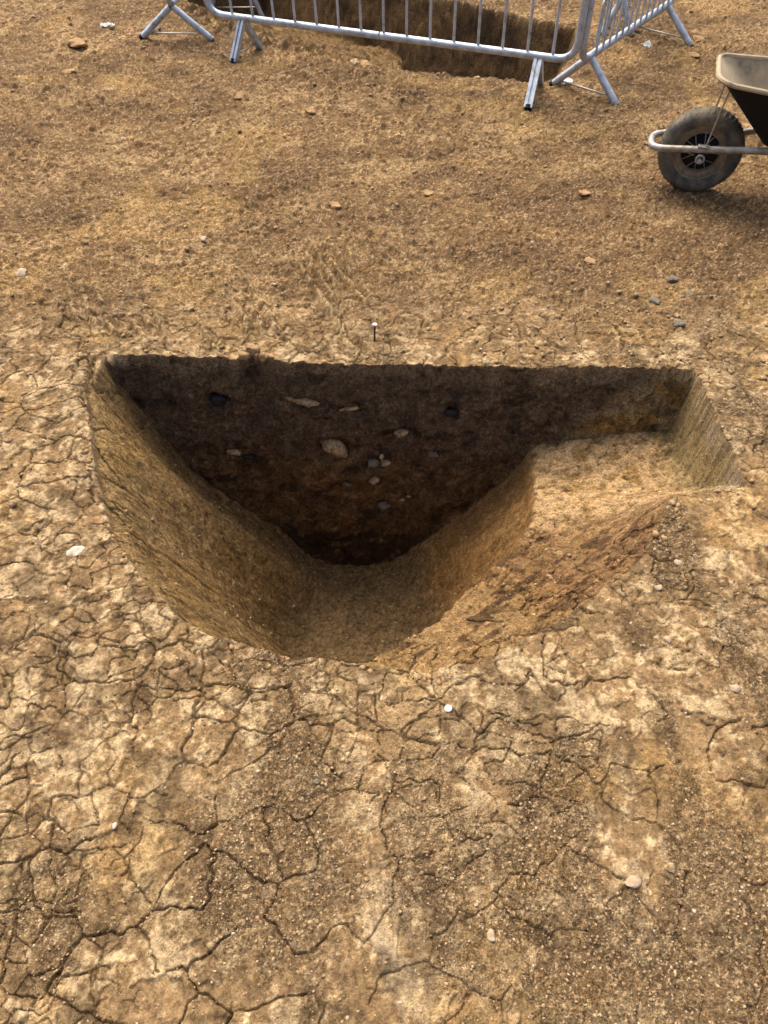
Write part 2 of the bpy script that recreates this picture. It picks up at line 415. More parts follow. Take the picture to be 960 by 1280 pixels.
# ------------------------------------------------------------------ soil colours, with crack shade and ridge light painted in
def ground_colour(x, y, st, far, dust, cell, crack, drag):
    n2 = fbm(x*6, y*6, 4, 303, .6); n3 = fbm(x*45, y*45, 3, 305, .65); n4 = fbm(x*160, y*160, 2, 307)
    C = const((.300, .195, .098), x)
    C = mix(C, (.475, .350, .203), smooth(-.08, .28, .7*st + .75*n3))               # pale dry crust
    C = mix(C, (.41, .25, .09), .45*smooth(.18, .5, fbm(x*3.7, y*3.7, 3, 311)))    # ochre patches
    C = mix(C, (.34, .28, .20), .2*smooth(.38, .52, fbm(x*7.1, y*5.1, 4, 313)+.2*n3))   # grey clay smears
    Cf = mix(const((.240, .146, .069), x), (.365, .248, .128), smooth(-.05, .45, .7*n2 + .9*n3 + .3*n4))
    Cf = mix(Cf, (.150, .092, .048), .85*smooth(-.06, .36, fbm(x*2.1, y*3.4, 5, 315, .68) + .45*n3 + .2*n4))
    Cf = mix(Cf, (.42, .27, .105), .45*smooth(.22, .5, fbm(x*2.9 + 7, y*2.9, 3, 317)))
    C = mix(C, (.130, .084, .042), .75*smooth(.06, .34, fbm(x*13, y*13, 4, 319, .66) + .25*n4))
    C = C*(1-far[..., None]) + Cf*far[..., None]
    C = mix(C, (.150, .101, .057), dust*(.34 + .48*smooth(-.3, .3, n3))*(1-.55*far))
    C = mix(C, (.50, .37, .22), np.maximum(dust, .8*far)*.7*smooth(.34, .5, n4))
    C = mix(C, (.50, .365, .19), .85*np.clip(drag, 0, 1)*smooth(-.5, .1, n3))  # crests painted paler: light on the ridges put into the colour
    sk_ = np.exp(-((x-.01)/.05)**2 - ((y-.27)/.13)**2)*smooth(.0, .5, vnoise((x*.85+y*.5)*60, (y*.85-x*.5)*7, 158))
    C = mix(C, (.34, .27, .19), .5*sk_)
    bd = smooth(1.0, .8, y)*smooth(.3, -.2, x)*smooth(.1, .6, fbm(x*17 + y*2, y*2.6, 2, 159))
    C = mix(C, (.48, .35, .185), .4*bd)
    C = C*(1 + .42*n3 + .34*n4 + .12*n2 + .16*cell)[..., None]
    return mix(C, (.13, .078, .038), np.clip(crack, 0, 1)*.6)  # cracks darkened: shade painted in on top of their relief
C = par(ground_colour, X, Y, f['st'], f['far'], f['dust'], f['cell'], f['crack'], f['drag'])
DEEP_POLY = DEEP_OUT + LIPXY[::-1] + [(LIPXY[0][0], 2.6), (RIM[0][0], 2.6)]
def pit_colour(x, y, d):
    stri, stri2, pn, pf, slope, rw_ = pit_parts(x, y, d)
    pv = fbm3(x*4.5, y*4.5, d*4.5, 4, 321, .6)
    P = const((.285, .200, .094), x)
    P = mix(P, (.36, .245, .095), .8*smooth(.02, .4, pv))
    P = mix(P, (.245, .185, .105), .7*smooth(.05, .4, fbm3(x*5.5+4, y*5.5, d*5.5, 4, 323, .6)))
    P = mix(P, (.130, .086, .044), .55*smooth(.16, .40, .25*stri2 + .75*pn + .45*pf))
    P = mix(P, (.105, .066, .034), .7*smooth(.24, .36, fbm3(x*50, y*50, d*50, 2, 327)))
    P = mix(P, (.45, .335, .175), .6*smooth(.10, .40, .45*stri + .8*pf + .3*pn))
    P = mix(P, (.29, .175, .088), .6*slope*smooth(.25, .5, x))
    P = mix(P, (.42, .27, .11), .6*slope*smooth(.55, .3, x))
    jx, jy = x + .010*fbm(x*14, y*14, 2, 5), y + .010*fbm(x*14, y*14, 2, 9)
    rad = np.sqrt((x+.05)**2 + (y-1.75)**2); ang = np.arctan2(y-1.75, x+.05)
    lf = smooth(.05, -.15, x)
    P = mix(P, (.41, .305, .155), .75*lf*smooth(.13, .02, d + .05*pn))
    P = mix(P, (.085, .055, .030), .45*smooth(.30, .46, fbm(ang*34 + .6*pn, rad*7 + d*3.5, 3, 361))*smooth(.02, .1, d)*smooth(.22, .42, rad))
    deep = np.where(inside(jx, jy, DEEP_POLY), 1, -1)*polydist(jx, jy, LIPXY)
    right = smooth(-.05, .12, x)
    P = mix(P, np.array((.250, .152, .060), np.float32)*(1 + .3*pv[..., None]), .80*right*smooth(-.004, .012, deep)*smooth(.98, .8, d))
    P = mix(P, (.45, .345, .210), .75*right*smooth(.004, -.012, deep)*smooth(1.38, 1.52, y)*(1-rw_)*smooth(-.5, .1, pn + .6*pf))
    P = mix(P, P*np.array((.84, .85, .84), np.float32), smooth(.2, -.1, x))
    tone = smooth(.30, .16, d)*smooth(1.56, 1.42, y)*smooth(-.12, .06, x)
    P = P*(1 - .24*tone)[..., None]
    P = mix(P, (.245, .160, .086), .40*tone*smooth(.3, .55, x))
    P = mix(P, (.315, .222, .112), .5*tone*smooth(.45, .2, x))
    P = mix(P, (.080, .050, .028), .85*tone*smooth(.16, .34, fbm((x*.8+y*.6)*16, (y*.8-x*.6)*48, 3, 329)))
    P = mix(P, (.085, .052, .028), .65*slope*smooth(.1, .4, fbm((x*.8+y*.6)*20, (y*.8-x*.6)*52, 3, 231)*-1))
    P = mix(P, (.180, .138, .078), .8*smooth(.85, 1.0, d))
    P = mix(P, (.265, .225, .125), .8*rw_)
    P = mix(P, (.30, .27, .23), .6*rw_*smooth(.12, .03, d)*smooth(-.1, .3, vnoise(y*42 + 3*vnoise(x*9, y*9, 5), d*5, 233)))
    return P*np.array([1.17, 1.05, .95], np.float32)*(1 + (.38 + .35*smooth(.8, .95, d))*pf + .22*pn)[..., None]
pitc = np.where(X > -.05, smooth(.003, .014, pd), pitm)
C = C*(1-pitc[..., None]) + sub(pit_colour, pitm > .001, 3, X, Y, pd)*(pitc*(1 - .6*f['crack']*smooth(.22, .05, pd)))[..., None]  # the painted crack shade carries on over the pit rim
# the section: dark ditch fill in layers against the natural clay on the right
def wall_colour(x, d):
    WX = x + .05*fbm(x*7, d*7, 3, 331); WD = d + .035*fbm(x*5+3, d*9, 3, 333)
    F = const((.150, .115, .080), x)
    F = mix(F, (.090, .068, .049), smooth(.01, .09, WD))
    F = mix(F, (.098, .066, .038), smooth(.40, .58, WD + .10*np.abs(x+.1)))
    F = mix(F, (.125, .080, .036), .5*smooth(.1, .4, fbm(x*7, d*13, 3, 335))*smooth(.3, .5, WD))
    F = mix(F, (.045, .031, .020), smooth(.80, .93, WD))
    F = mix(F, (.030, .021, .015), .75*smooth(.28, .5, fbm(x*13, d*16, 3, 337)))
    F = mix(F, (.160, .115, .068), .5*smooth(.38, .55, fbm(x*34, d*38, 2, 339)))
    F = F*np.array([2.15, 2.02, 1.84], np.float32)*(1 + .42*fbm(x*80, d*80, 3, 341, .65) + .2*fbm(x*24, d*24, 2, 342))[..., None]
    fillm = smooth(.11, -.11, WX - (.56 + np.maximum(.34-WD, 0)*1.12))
    G = mix(const((.40, .310, .175), x), (.46, .29, .115), smooth(0, .4, fbm(x*9, d*9, 3, 343)))
    G = mix(G, (.17, .115, .06), .6*smooth(.15, .4, fbm(x*24, d*24, 3, 345)))
    return G*(1-fillm[..., None]) + F*fillm[..., None]
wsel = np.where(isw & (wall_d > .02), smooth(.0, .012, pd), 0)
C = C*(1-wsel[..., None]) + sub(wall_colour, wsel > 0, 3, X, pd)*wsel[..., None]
# trench soil
def trench_colour(x, y, t):
    TC = mix(const((.175, .108, .052), x), (.085, .054, .028), smooth(-.15, .3, fbm3(x*5, y*5, t*6, 4, 351, .6)))
    trw = smooth(.16, .10, polydist(x, y, TR[9:13]))
    TC = mix(TC, (.29, .185, .085), smooth(.35, .10, x)*(1-trw)*.9)
    return TC*(1+.45*fbm3(x*30, y*30, t*30, 3, 353))[..., None]
C = C*(1-tm[..., None]) + sub(trench_colour, tm > 0, 3, X, Y, td)*tm[..., None]
C = np.clip(C*np.array([1.0, .985, .91], np.float32), .008, .7)

# ------------------------------------------------------------------ materials
def nodes(name):
    m = bpy.data.materials.new(name); m.use_nodes = True
    n = m.node_tree; return m, n, n.nodes['Principled BSDF']
def ramp(n, fac, stops):
    r = n.nodes.new('ShaderNodeValToRGB'); cr = r.color_ramp
    while len(cr.elements) < len(stops): cr.elements.new(.5)
    for e, (p, c) in zip(cr.elements, stops): e.position = p; e.color = (*c, 1)
    n.links.new(fac, r.inputs[0]); return r.outputs[0]
def noise(n, co, scale, det=4, rough=.6):
    t = n.nodes.new('ShaderNodeTexNoise'); t.inputs['Scale'].default_value = scale; t.inputs['Detail'].default_value = det
    t.inputs['Roughness'].default_value = rough; n.links.new(co, t.inputs['Vector']); return t.outputs['Fac']
def mult(n, a, b, fac=1.0, mode='MULTIPLY'):
    x = n.nodes.new('ShaderNodeMix'); x.data_type = 'RGBA'; x.blend_type = mode
    if isinstance(fac, float): x.inputs[0].default_value = fac
    else: n.links.new(fac, x.inputs[0])
    for i, v in ((6, a), (7, b)):
        if isinstance(v, tuple): x.inputs[i].default_value = (*v, 1)
        else: n.links.new(v, x.inputs[i])
    return x.outputs[2]
def bump(n, h, strength, dist, normal=None):
    b = n.nodes.new('ShaderNodeBump'); b.inputs['Strength'].default_value = strength; b.inputs['Distance'].default_value = dist
    n.links.new(h, b.inputs['Height'])
    if normal: n.links.new(normal, b.inputs['Normal'])
    return b.outputs[0]
def soil_material():
    m, n, b = nodes('soil')
    at = n.nodes.new('ShaderNodeAttribute'); at.attribute_name = 'soil'
    g = n.nodes.new('ShaderNodeNewGeometry'); co = g.outputs['Position']
    a = noise(n, co, 260, 6, .75); c2 = noise(n, co, 70, 6, .75)
    c3 = noise(n, co, 135, 4, .7)
    v = ramp(n, a, [(.40, (.42, .39, .36)), (.5, (.98, .98, .98)), (.60, (1.5, 1.48, 1.44))])
    v2 = ramp(n, c2, [(.38, (.52, .49, .46)), (.48, (.98, .98, .98)), (.62, (1.30, 1.29, 1.26))])
    v3 = ramp(n, c3, [(.36, (.50, .47, .44)), (.46, (1, 1, 1)), (.66, (1.22, 1.21, 1.18))])
    lo = n.nodes.new('ShaderNodeMapRange'); lo.inputs[3].default_value = .35; lo.inputs[4].default_value = 1.0
    n.links.new(at.outputs['Alpha'], lo.inputs[0])
    col = mult(n, mult(n, mult(n, at.outputs['Color'], v, lo.outputs[0]), v2, .75), v3, lo.outputs[0])
    dg = n.nodes.new('ShaderNodeAttribute'); dg.attribute_name = 'dug'
    c4 = noise(n, co, 19, 6, .72)
    v4 = ramp(n, c4, [(.36, (.58, .57, .56)), (.48, (.97, .97, .97)), (.64, (1.32, 1.30, 1.27))])
    col = mult(n, col, v4, dg.outputs['Fac'])
    n.links.new(col, b.inputs['Base Color'])
    lb = n.nodes.new('ShaderNodeMath'); lb.operation = 'MULTIPLY'; lb.inputs[1].default_value = 1.2; n.links.new(lo.outputs[0], lb.inputs[0])
    b4 = bump(n, c4, .8, .05); n.links.new(dg.outputs['Fac'], b4.node.inputs['Strength'])
    nb = bump(n, a, 1.0, .006, bump(n, c3, .7, .008, bump(n, c2, .9, .016, b4)))
    n.links.new(lb.outputs[0], nb.node.inputs['Strength'])
    n.links.new(nb, b.inputs['Normal'])
    b.inputs['Roughness'].default_value = .95; b.inputs['Specular IOR Level'].default_value = .15
    return m
SOIL = soil_material()
def simple(name, stops, scale=40, rough=.8, metal=0, bs=.4, bd=.003, spec=.3, scale2=None):
    m, n, b = nodes(name)
    tc = n.nodes.new('ShaderNodeTexCoord'); co = tc.outputs['Object']
    f1 = noise(n, co, scale, 6, .65)
    n.links.new(ramp(n, f1, stops), b.inputs['Base Color'])
    b.inputs['Roughness'].default_value = rough; b.inputs['Metallic'].default_value = metal
    b.inputs['Specular IOR Level'].default_value = spec
    f2 = noise(n, co, scale2 or scale*3, 4, .6)
    n.links.new(bump(n, f2, bs, bd), b.inputs['Normal'])
    return m
def mix3(c, lo=.75, hi=1.2):
    return [(.3, tuple(x*lo for x in c)), (.5, c), (.7, tuple(x*hi for x in c))]
M = {
 'galv': simple('galvanised_steel', [(.28,(.20,.19,.175)),(.42,(.36,.395,.43)),(.55,(.44,.49,.54)),(.75,(.56,.615,.67))], 26, .55, .55, .2, .001, .5),
 'galv_dirty': simple('muddy_galvanised_steel', [(.3,(.17,.125,.08)),(.45,(.27,.235,.18)),(.6,(.36,.365,.365)),(.75,(.47,.50,.53))], 22, .55, .5, .2, .001, .4),
 'wire': simple('wire', mix3((.30,.29,.27)), 60, .5, .6, .1, .0005),
 'rubber': simple('muddy_rubber', [(.30,(.034,.032,.029)),(.43,(.066,.059,.049)),(.56,(.125,.103,.071)),(.72,(.22,.168,.105))], 17, .8, 0, .4, .002, .3),
 'rim': simple('muddy_rim', [(.3,(.06,.05,.04)),(.5,(.19,.14,.085)),(.7,(.27,.20,.12))], 25, .8, 0, .3, .002),
 'blackplastic': simple('black_plastic', mix3((.006,.006,.0065)), 20, .55, 0, .15, .001, .2),
 'trayin': simple('muddy_tray', [(.25,(.10,.09,.075)),(.45,(.30,.245,.165)),(.6,(.37,.29,.18)),(.8,(.42,.34,.23))], 12, .85, 0, .4, .003, .2),
 'white': simple('white_plastic', mix3((.78,.80,.80), .92, 1.04), 60, .5, 0, .2, .001),
 'nail': simple('dark_nail', mix3((.06,.05,.045)), 80, .5, .6, .2, .0005),
 'crumb': simple('soil_crumb', [(.30,(.10,.064,.034)),(.46,(.21,.138,.070)),(.60,(.36,.25,.135)),(.70,(.56,.45,.29))], 110, .95, 0, .5, .002, .15),
 'clod': simple('soil_clod', [(.30,(.19,.115,.055)),(.5,(.30,.185,.085)),(.7,(.40,.265,.13))], 30, .95, 0, .7, .006, .15),
 'stone_pale': simple('pale_stone', [(.3,(.24,.175,.10)),(.5,(.36,.27,.165)),(.7,(.45,.36,.24))], 45, .8, 0, .5, .003, .25),
 'stone_tan': simple('tan_stone', [(.34,(.09,.060,.030)),(.48,(.24,.165,.085)),(.62,(.40,.29,.16))], 75, .85, 0, .6, .004, .2),
 'stone_grey': simple('grey_flint', [(.3,(.065,.052,.036)),(.5,(.125,.104,.074)),(.7,(.20,.168,.12))], 55, .8, 0, .5, .003, .2),
 'stone_pink': simple('pinkish_stone', [(.3,(.26,.175,.10)),(.5,(.36,.255,.16)),(.7,(.44,.325,.22))], 40, .8, 0, .4, .002, .25),
 'stone_white': simple('white_flint', [(.3,(.25,.20,.13)),(.5,(.42,.37,.29)),(.7,(.52,.48,.41))], 50, .75, 0, .6, .003, .25),
 'dark_patch': simple('dark_patch', mix3((.014,.012,.012)), 70, .7, 0, .6, .004, .3),  # near-black, also for the lumps standing in for voids
}

# ------------------------------------------------------------------ meshes from arrays
def link(name, me, mat, parent=None, smooth_=True):
    o = bpy.data.objects.new(name, me); COL.objects.link(o)
    if mat and not me.materials: me.materials.append(mat)
    if parent: o.parent = parent
    if smooth_: me.polygons.foreach_set('use_smooth', np.ones(len(me.polygons), bool))
    return o
def mesh_np(name, V, Q):
    me = bpy.data.meshes.new(name); k = Q.shape[1]
    me.vertices.add(len(V)); me.vertices.foreach_set('co', np.ascontiguousarray(V, np.float32).ravel())
    me.loops.add(Q.size); me.loops.foreach_set('vertex_index', np.ascontiguousarray(Q, np.int32).ravel())
    me.polygons.add(len(Q)); me.polygons.foreach_set('loop_start', np.arange(0, Q.size, k, dtype=np.int32))
    me.update(calc_edges=True); return me
V = np.stack([X, Y, Z], -1).reshape(-1, 3); LOOSE = np.clip(np.maximum(f['dust'], .75*f['far'])*(1-pitm) + .6*pitm + .5*wsel, 0, 1)
CV = np.concatenate([C, LOOSE[..., None]], -1).reshape(-1, 4).astype(np.float32)
DUG = np.clip(np.maximum(np.maximum(tm, wsel), .35*pitm), 0, 1).astype(np.float32).ravel()
ii = np.arange(NR*NC).reshape(NR, NC)
Q = np.stack([ii[:-1, :-1], ii[:-1, 1:], ii[1:, 1:], ii[1:, :-1]], -1).reshape(-1, 4)
pdf, tdf = pd.ravel(), td.ravel(); wl = (isw & (wall_d > .02)).ravel()
qw = wl[Q].all(1); qp = (pdf[Q].mean(1) > .012) & ~qw; qt = tdf[Q].mean(1) > .02
def sheet(name, sel, parent=None):
    q = Q[sel]; used, inv = np.unique(q, return_inverse=True)
    me = mesh_np(name, V[used], inv.reshape(q.shape))
    a = me.attributes.new('soil', 'FLOAT_COLOR', 'POINT'); a.data.foreach_set('color', CV[used].ravel())
    a = me.attributes.new('dug', 'FLOAT', 'POINT'); a.data.foreach_set('value', DUG[used])
    return link(name, me, SOIL, parent)
gro = sheet('ground', ~(qw | qp | qt)); gro['kind'] = 'structure'
pito = sheet('excavated_pit', qp); pito['kind'] = 'structure'
seco = sheet('section_wall', qw, pito)
tro = sheet('trench', qt); tro['kind'] = 'structure'

# ------------------------------------------------------------------ helpers for things
def tag(o, label=None, cat=None, group=None, kind=None):
    if label: o['label'] = label
    if cat: o['category'] = cat
    if group: o['group'] = group
    if kind: o['kind'] = kind
    return o
def empty(name, loc, rz=0):
    o = bpy.data.objects.new(name, None); COL.objects.link(o); o.location = loc; o.rotation_euler = (0, 0, rz)
    o.empty_display_size = .1; return o
def fillet(P, r, n=7):
    P = [Vector(p) for p in P]; out = [P[0]]
    for a, b, c in zip(P, P[1:], P[2:]):
        d1, d2 = (a-b), (c-b); l = min(r, d1.length*.49, d2.length*.49); d1.normalize(); d2.normalize()
        s, e = b + d1*l, b + d2*l
        for k in range(n+1):
            t = k/n; out.append(s*(1-t)**2 + b*2*t*(1-t) + e*t*t)
    out.append(P[-1]); return out
def sweep(bm, P, prof, closed=False):
    """sweep a closed 2D profile along a path, with end caps"""
    P = [Vector(p) for p in P]; n = len(P); rings = []
    t0 = (P[1]-P[0]).normalized(); up = Vector((0, 0, 1)) if abs(t0.z) < .9 else Vector((1, 0, 0))
    u = (up - t0*up.dot(t0)).normalized()
    for i in range(n):
        a = P[(i-1) % n] if (i or closed) else P[0]; b = P[(i+1) % n] if (i < n-1 or closed) else P[-1]
        t = (b-a).normalized(); u = (u - t*u.dot(t)).normalized(); v = t.cross(u)
        rings.append([bm.verts.new(P[i] + u*x + v*y) for x, y in prof])
    m = len(prof); last = n if closed else n-1
    for i in range(last):
        A, B = rings[i], rings[(i+1) % n]
        for k in range(m): bm.faces.new((A[k], A[(k+1) % m], B[(k+1) % m], B[k]))
    if not closed:
        bm.faces.new(rings[0][::-1]); bm.faces.new(rings[-1])
def circ(r, n=12): return [(r*math.cos(2*math.pi*k/n), r*math.sin(2*math.pi*k/n)) for k in range(n)]
def finish(name, bm, mat, parent=None, angle=40):
    bmesh.ops.recalc_face_normals(bm, faces=bm.faces)
    me = bpy.data.meshes.new(name); bm.to_mesh(me); bm.free()
    for p in me.polygons: p.use_smooth = True
    o = link(name, me, mat, parent)
    me.set_sharp_from_angle(angle=R(angle))
    return o
def tube(name, P, r, mat, parent=None, n=12, closed=False):
    bm = bmesh.new(); sweep(bm, P, circ(r, n), closed); return finish(name, bm, mat, parent)
def gz(x, y): return float(ground_height([x], [y])[0])

# ------------------------------------------------------------------ crowd barriers
CHAN = [(-.021,-.013),(.021,-.013),(.021,.013),(.005,.013),(.005,.006),(-.005,.006),(-.005,.013),(-.021,.013)]
def barrier(label, A, B, ends, bars, hz, feet, round_legs, bar_r, bar_off=0.0, ties=True, height=1.1, lean=0.0):
    """A, B: points under the bottom rail above the two leg pairs; ends: overhang beyond them; feet: foot points of each leg"""
    A, B = Vector((*A, 0)), Vector((*B, 0)); e = (B-A).normalized(); nrm = Vector((-e.y, e.x, 0)); L = (B-A).length
    root = empty('crowd_barrier', (A+B)/2, math.atan2(e.y, e.x)); inv = root.matrix_basis.inverted()
    tag(root, label, 'barrier', 'crowd barriers round the far trench')
    def pt(s, z, o=0): return inv @ (A + e*s + nrm*(o + lean*(z-hz)) + Vector((0, 0, z)))
    s0, s1 = -ends[0], L + ends[1]
    loop = fillet([pt((s0+s1)/2, hz), pt(s1, hz), pt(s1, height), pt(s0, height), pt(s0, hz), pt((s0+s1)/2-.01, hz)], .10)
    tube('frame', loop, .0185, M['galv'], root, 14)
    me = None
    for s in bars:
        p0, p1 = pt(s, hz + .008, bar_off), pt(s, height-.01, bar_off)
        tube('bar', [p0, p1], bar_r, M['galv'], root, 8)
    tops = [pt(0, hz-.005), pt(L, hz-.005)]
    for i, fp in enumerate(feet):
        top = tops[i // 2]; fx, fy = fp; foot = inv @ Vector((fx, fy, gz(fx, fy)+.004))
        d = (foot-top).normalized()
        if round_legs:
            lg = tube('leg', [top + d*.012, foot], .0185, M['galv'], root, 12)
        else:
            bm = bmesh.new(); out = Vector((d.x, d.y, 0)).normalized(); side = d.cross(out).normalized(); nn = side.cross(d)
            if nn.dot(out) < 0: nn = -nn
            P = [top + d*.0, foot]; rings = []
            for q in P: rings.append([bm.verts.new(q + side*x + nn*y) for x, y in CHAN])
            m = len(CHAN)
            for k in range(m): bm.faces.new((rings[0][k], rings[0][(k+1) % m], rings[1][(k+1) % m], rings[1][k]))
            bm.faces.new(rings[0][::-1]); bm.faces.new(rings[1])
            lg = finish('leg', bm, M['galv'], root, 25)
        # muddy plug at the foot
        bm = bmesh.new(); sweep(bm, [foot - d*.014, foot + d*.006], circ(.0205 if round_legs else .019, 10))
        finish('foot_cap', bm, M['galv_dirty'] if i % 2 else M['blackplastic'], lg)
    if ties:
        for i in (0, 2):
            if len(feet) > i+1:
                t = tops[i//2]; f0 = inv @ Vector((*feet[i], gz(*feet[i]))); f1 = inv @ Vector((*feet[i+1], gz(*feet[i+1])))
                k0, k1 = (.82, .82)
                tube('tie_wire', [t + (f0-t)*k0, t + (f1-t)*k1], .0045, M['wire'], root, 6)
    return root
A1, B1 = (-.81, 4.90), (.80, 4.28); L1 = math.dist(A1, B1)
barrier('long galvanised barrier facing the camera, with wide-spaced bars and flat channel legs', A1, B1, (.22, .19),
        [-.196 + k*(L1+.07+.196)/15 for k in range(16)], .197,
        [(-.877,4.80),(-.746,5.01),(.747,4.10),(.86,4.46)], False, .0075, lean=-.05)
A2, B2 = (1.08, 4.33), (1.70, 5.20); L2 = math.dist(A2, B2)
b2 = barrier('galvanised barrier running away to the right, with close-set bars and round tube legs', A2, B2, (.125, .125),
        [.03 + k*.083 for k in range(14)], .185,
        [(.93,4.46),(1.227,4.19),(1.55,5.335),(1.855,5.07)], True, .0065, bar_off=-.014)
hk = [Vector((1.10,4.352,.22)), Vector((1.10,4.352,.42)), Vector((1.14,4.40,.42)), Vector((1.14,4.40,.24))]
tube('coupling_hook', fillet([b2.matrix_basis.inverted() @ p for p in hk], .025), .006, M['galv'], b2, 8)
barrier('galvanised barrier at upper left seen end-on, only its splayed tube legs in view', (-1.27, 5.17), (-1.17, 6.8), (.05, .12),
        [.12 + k*.12 for k in range(13)], .19, [(-1.49,5.18),(-1.056,5.15),(-1.39,6.8),(-.95,6.78)], True, .0075)
barrier('galvanised barrier standing behind the close-barred one, its pale leg between bars', (1.45, 5.30), (1.72, 6.9), (.05, .12),
        [.12 + k*.12 for k in range(13)], .20, [(1.36,5.29),(1.535,5.24),(1.6,6.9),(1.84,6.88)], True, .0075)

# ------------------------------------------------------------------ wheelbarrow (x towards the handles, y to the far side)
WB = empty('wheelbarrow', (1.352, 3.235, gz(1.352, 3.235)), R(-17))
tag(WB, 'muddy wheelbarrow with black tray and spoked pneumatic wheel at the right edge', 'wheelbarrow')
WR = .172
def lathe(name, prof, mat, parent, n=56, c=(0, 0, WR), angle=40):
    """prof: (radius, y) closed outline turned about the axle"""
    bm = bmesh.new(); rings = []
    for k in range(n):
        a = 2*math.pi*k/n
        rings.append([bm.verts.new((c[0] + r*math.cos(a), c[1] + y, c[2] + r*math.sin(a))) for r, y in prof])
    m = len(prof)
    for k in range(n):
        A, B = rings[k], rings[(k+1) % n]
        for j in range(m): bm.faces.new((A[j], A[(j+1) % m], B[(j+1) % m], B[j]))
    return finish(name, bm, mat, parent, angle)
wheel = lathe('tyre', [(.133 + .039*math.cos(a), .046*math.sin(a)) for a in [2*math.pi*k/18 for k in range(18)]], M['rubber'], WB)
bm = bmesh.new()
for k in range(46):                                       # tread lugs
    a0 = 2*math.pi*k/46
    for sgn in (-1, 1):
        a = a0 + (math.pi/46 if sgn > 0 else 0)
        P = []
        for y, dr in ((.004, -.0014), (.018, -.0014), (.030, -.0022)):
            rr = .133 + .039*math.sqrt(max(0, 1-(y/.046)**2)) + dr
            P.append(Vector((rr*math.cos(a + y*1.5), sgn*y, WR + rr*math.sin(a + y*1.5))))
        sweep(bm, P, [(-.003, -.003), (.003, -.003), (.003, .003), (-.003, .003)])
finish('tread', bm, M['rubber'], wheel)
rim = lathe('rim', [(r_*.92, y_) for r_, y_ in [(.112, -.034), (.118, -.036), (.116, -.030), (.100, -.020), (.090, -.018), (.086, -.022), (.083, -.018), (.083, .018), (.086, .022), (.090, .018), (.100, .020), (.116, .030), (.118, .036), (.112, .034), (.104, .014), (.104, -.014)]], M['rim'], WB)
lathe('rim_disc', [(.080, -.006), (.080, .006), (.02, .010), (.02, -.010)], M['blackplastic'], WB)
lathe('hub', [(.024, -.045), (.024, .045), (.010, .047), (.010, -.047)], M['blackplastic'], WB, 20)
for k in range(24):
    a = 2*math.pi*k/24; sg = 1 if k % 2 else -1; b = a + .45*(1 if k % 4 < 2 else -1)
    tube('spoke', [(.022*math.cos(b), sg*.038, WR + .022*math.sin(b)), (.079*math.cos(a), sg*.016, WR + .079*math.sin(a))], .0016, M['wire'], WB, 5)
tube('axle', [(0, -.095, WR-.005), (0, .095, WR-.005)], .008, M['galv'], WB, 12)
# frame tube: handles, round the front of the wheel
hw = .082
path = [(1.30, -.28, .52), (.42, -.155, .280), (.12, -hw, .220), (-.210, -hw, .189), (-.210, hw, .189), (.12, hw, .220), (.42, .155, .285), (1.30, .28, .52)]
tube('frame', fillet(path, .07), .0138, M['galv_dirty'], WB, 14)
for s in (-1, 1):
    tube('grip', [(1.19, s*.2644, .4906), (1.32, s*.2828, .5253)], .019, M['blackplastic'], WB, 12)
    tube('leg', fillet([(.62, s*.185, .345), (.72, s*.22, .02), (.80, s*.22, .02), (.86, s*.22, .40)], .05), .0145, M['galv_dirty'], WB, 12)
    # bracket and eye bolt under the tube, wire strut up to the tray
    bm = bmesh.new(); bmesh.ops.create_cube(bm, size=1, matrix=Matrix.Translation((.0, s*(hw), .2205)) @ Matrix.Diagonal((.045, .03, .006, 1)))
    finish('bracket', bm, M['galv_dirty'], WB)
    ring = [(.016*math.cos(a)*1.0, s*(hw+.014), .174 + .016*math.sin(a)) for a in [2*math.pi*k/14 for k in range(14)]]
    tube('axle_plate', ring, .0045, M['galv_dirty'], WB, 6, closed=True)
    tube('strut', fillet([(.005, s*hw, .223), (.010, s*hw, .228), (.028, s*.105, .445)], .02), .0035, M['wire'], WB, 8)
# tray: rim outline and base, double walled
RIMZ = lambda x: .495 - .05*min(1, max(0, (x+.06)/.45)) + .03*max(0, (x-.4))
def rounded(pts, r, n=6):
    P = [Vector((*p, 0)) for p in pts]; out = []
    m = len(P)
    for i in range(m):
        a, b, c = P[i-1], P[i], P[(i+1) % m]; d1, d2 = (a-b).normalized(), (c-b).normalized(); s, e = b + d1*r, b + d2*r
        for k in range(n+1):
            t = k/n; out.append(s*(1-t)**2 + b*2*t*(1-t) + e*t*t)
    return out
top = rounded([(-.025, -.155), (.86, -.31), (.86, .31), (-.025, .155)], .07)
bot = rounded([(.215, -.115), (.66, -.185), (.66, .185), (.215, .115)], .05)
def tray_layer(k, off):
    res = []
    for a, b in zip(top, bot):
        p = a*(1-k) + b*k; c = Vector((.38, 0, 0)); d = (p-c).normalized(); p = p - d*off
        res.append((p.x, p.y, RIMZ(a.x)*(1-k) + .262*k))
    return res
def loft(name, loops, mat, parent, cap_last=True):
    bm = bmesh.new(); rr = [[bm.verts.new(p) for p in lp] for lp in loops]
    m = len(rr[0])
    for A, B in zip(rr, rr[1:]):
        for k in range(m): bm.faces.new((A[k], A[(k+1) % m], B[(k+1) % m], B[k]))
    if cap_last: bm.faces.new(rr[-1])
    return finish(name, bm, mat, parent)
loft('tray', [tray_layer(t, 0) for t in (0, .35, .7, .93, 1.0)], M['blackplastic'], WB)
loft('tray_lining', [tray_layer(t, .006) for t in (0, .02, .35, .7, .93)] + [[(x*1.0, y, z+.008) for x, y, z in tray_layer(1, .02)]], M['trayin'], WB)
tube('tray_lip', tray_layer(0, -.004), .010, M['trayin'], WB, 8, closed=True)

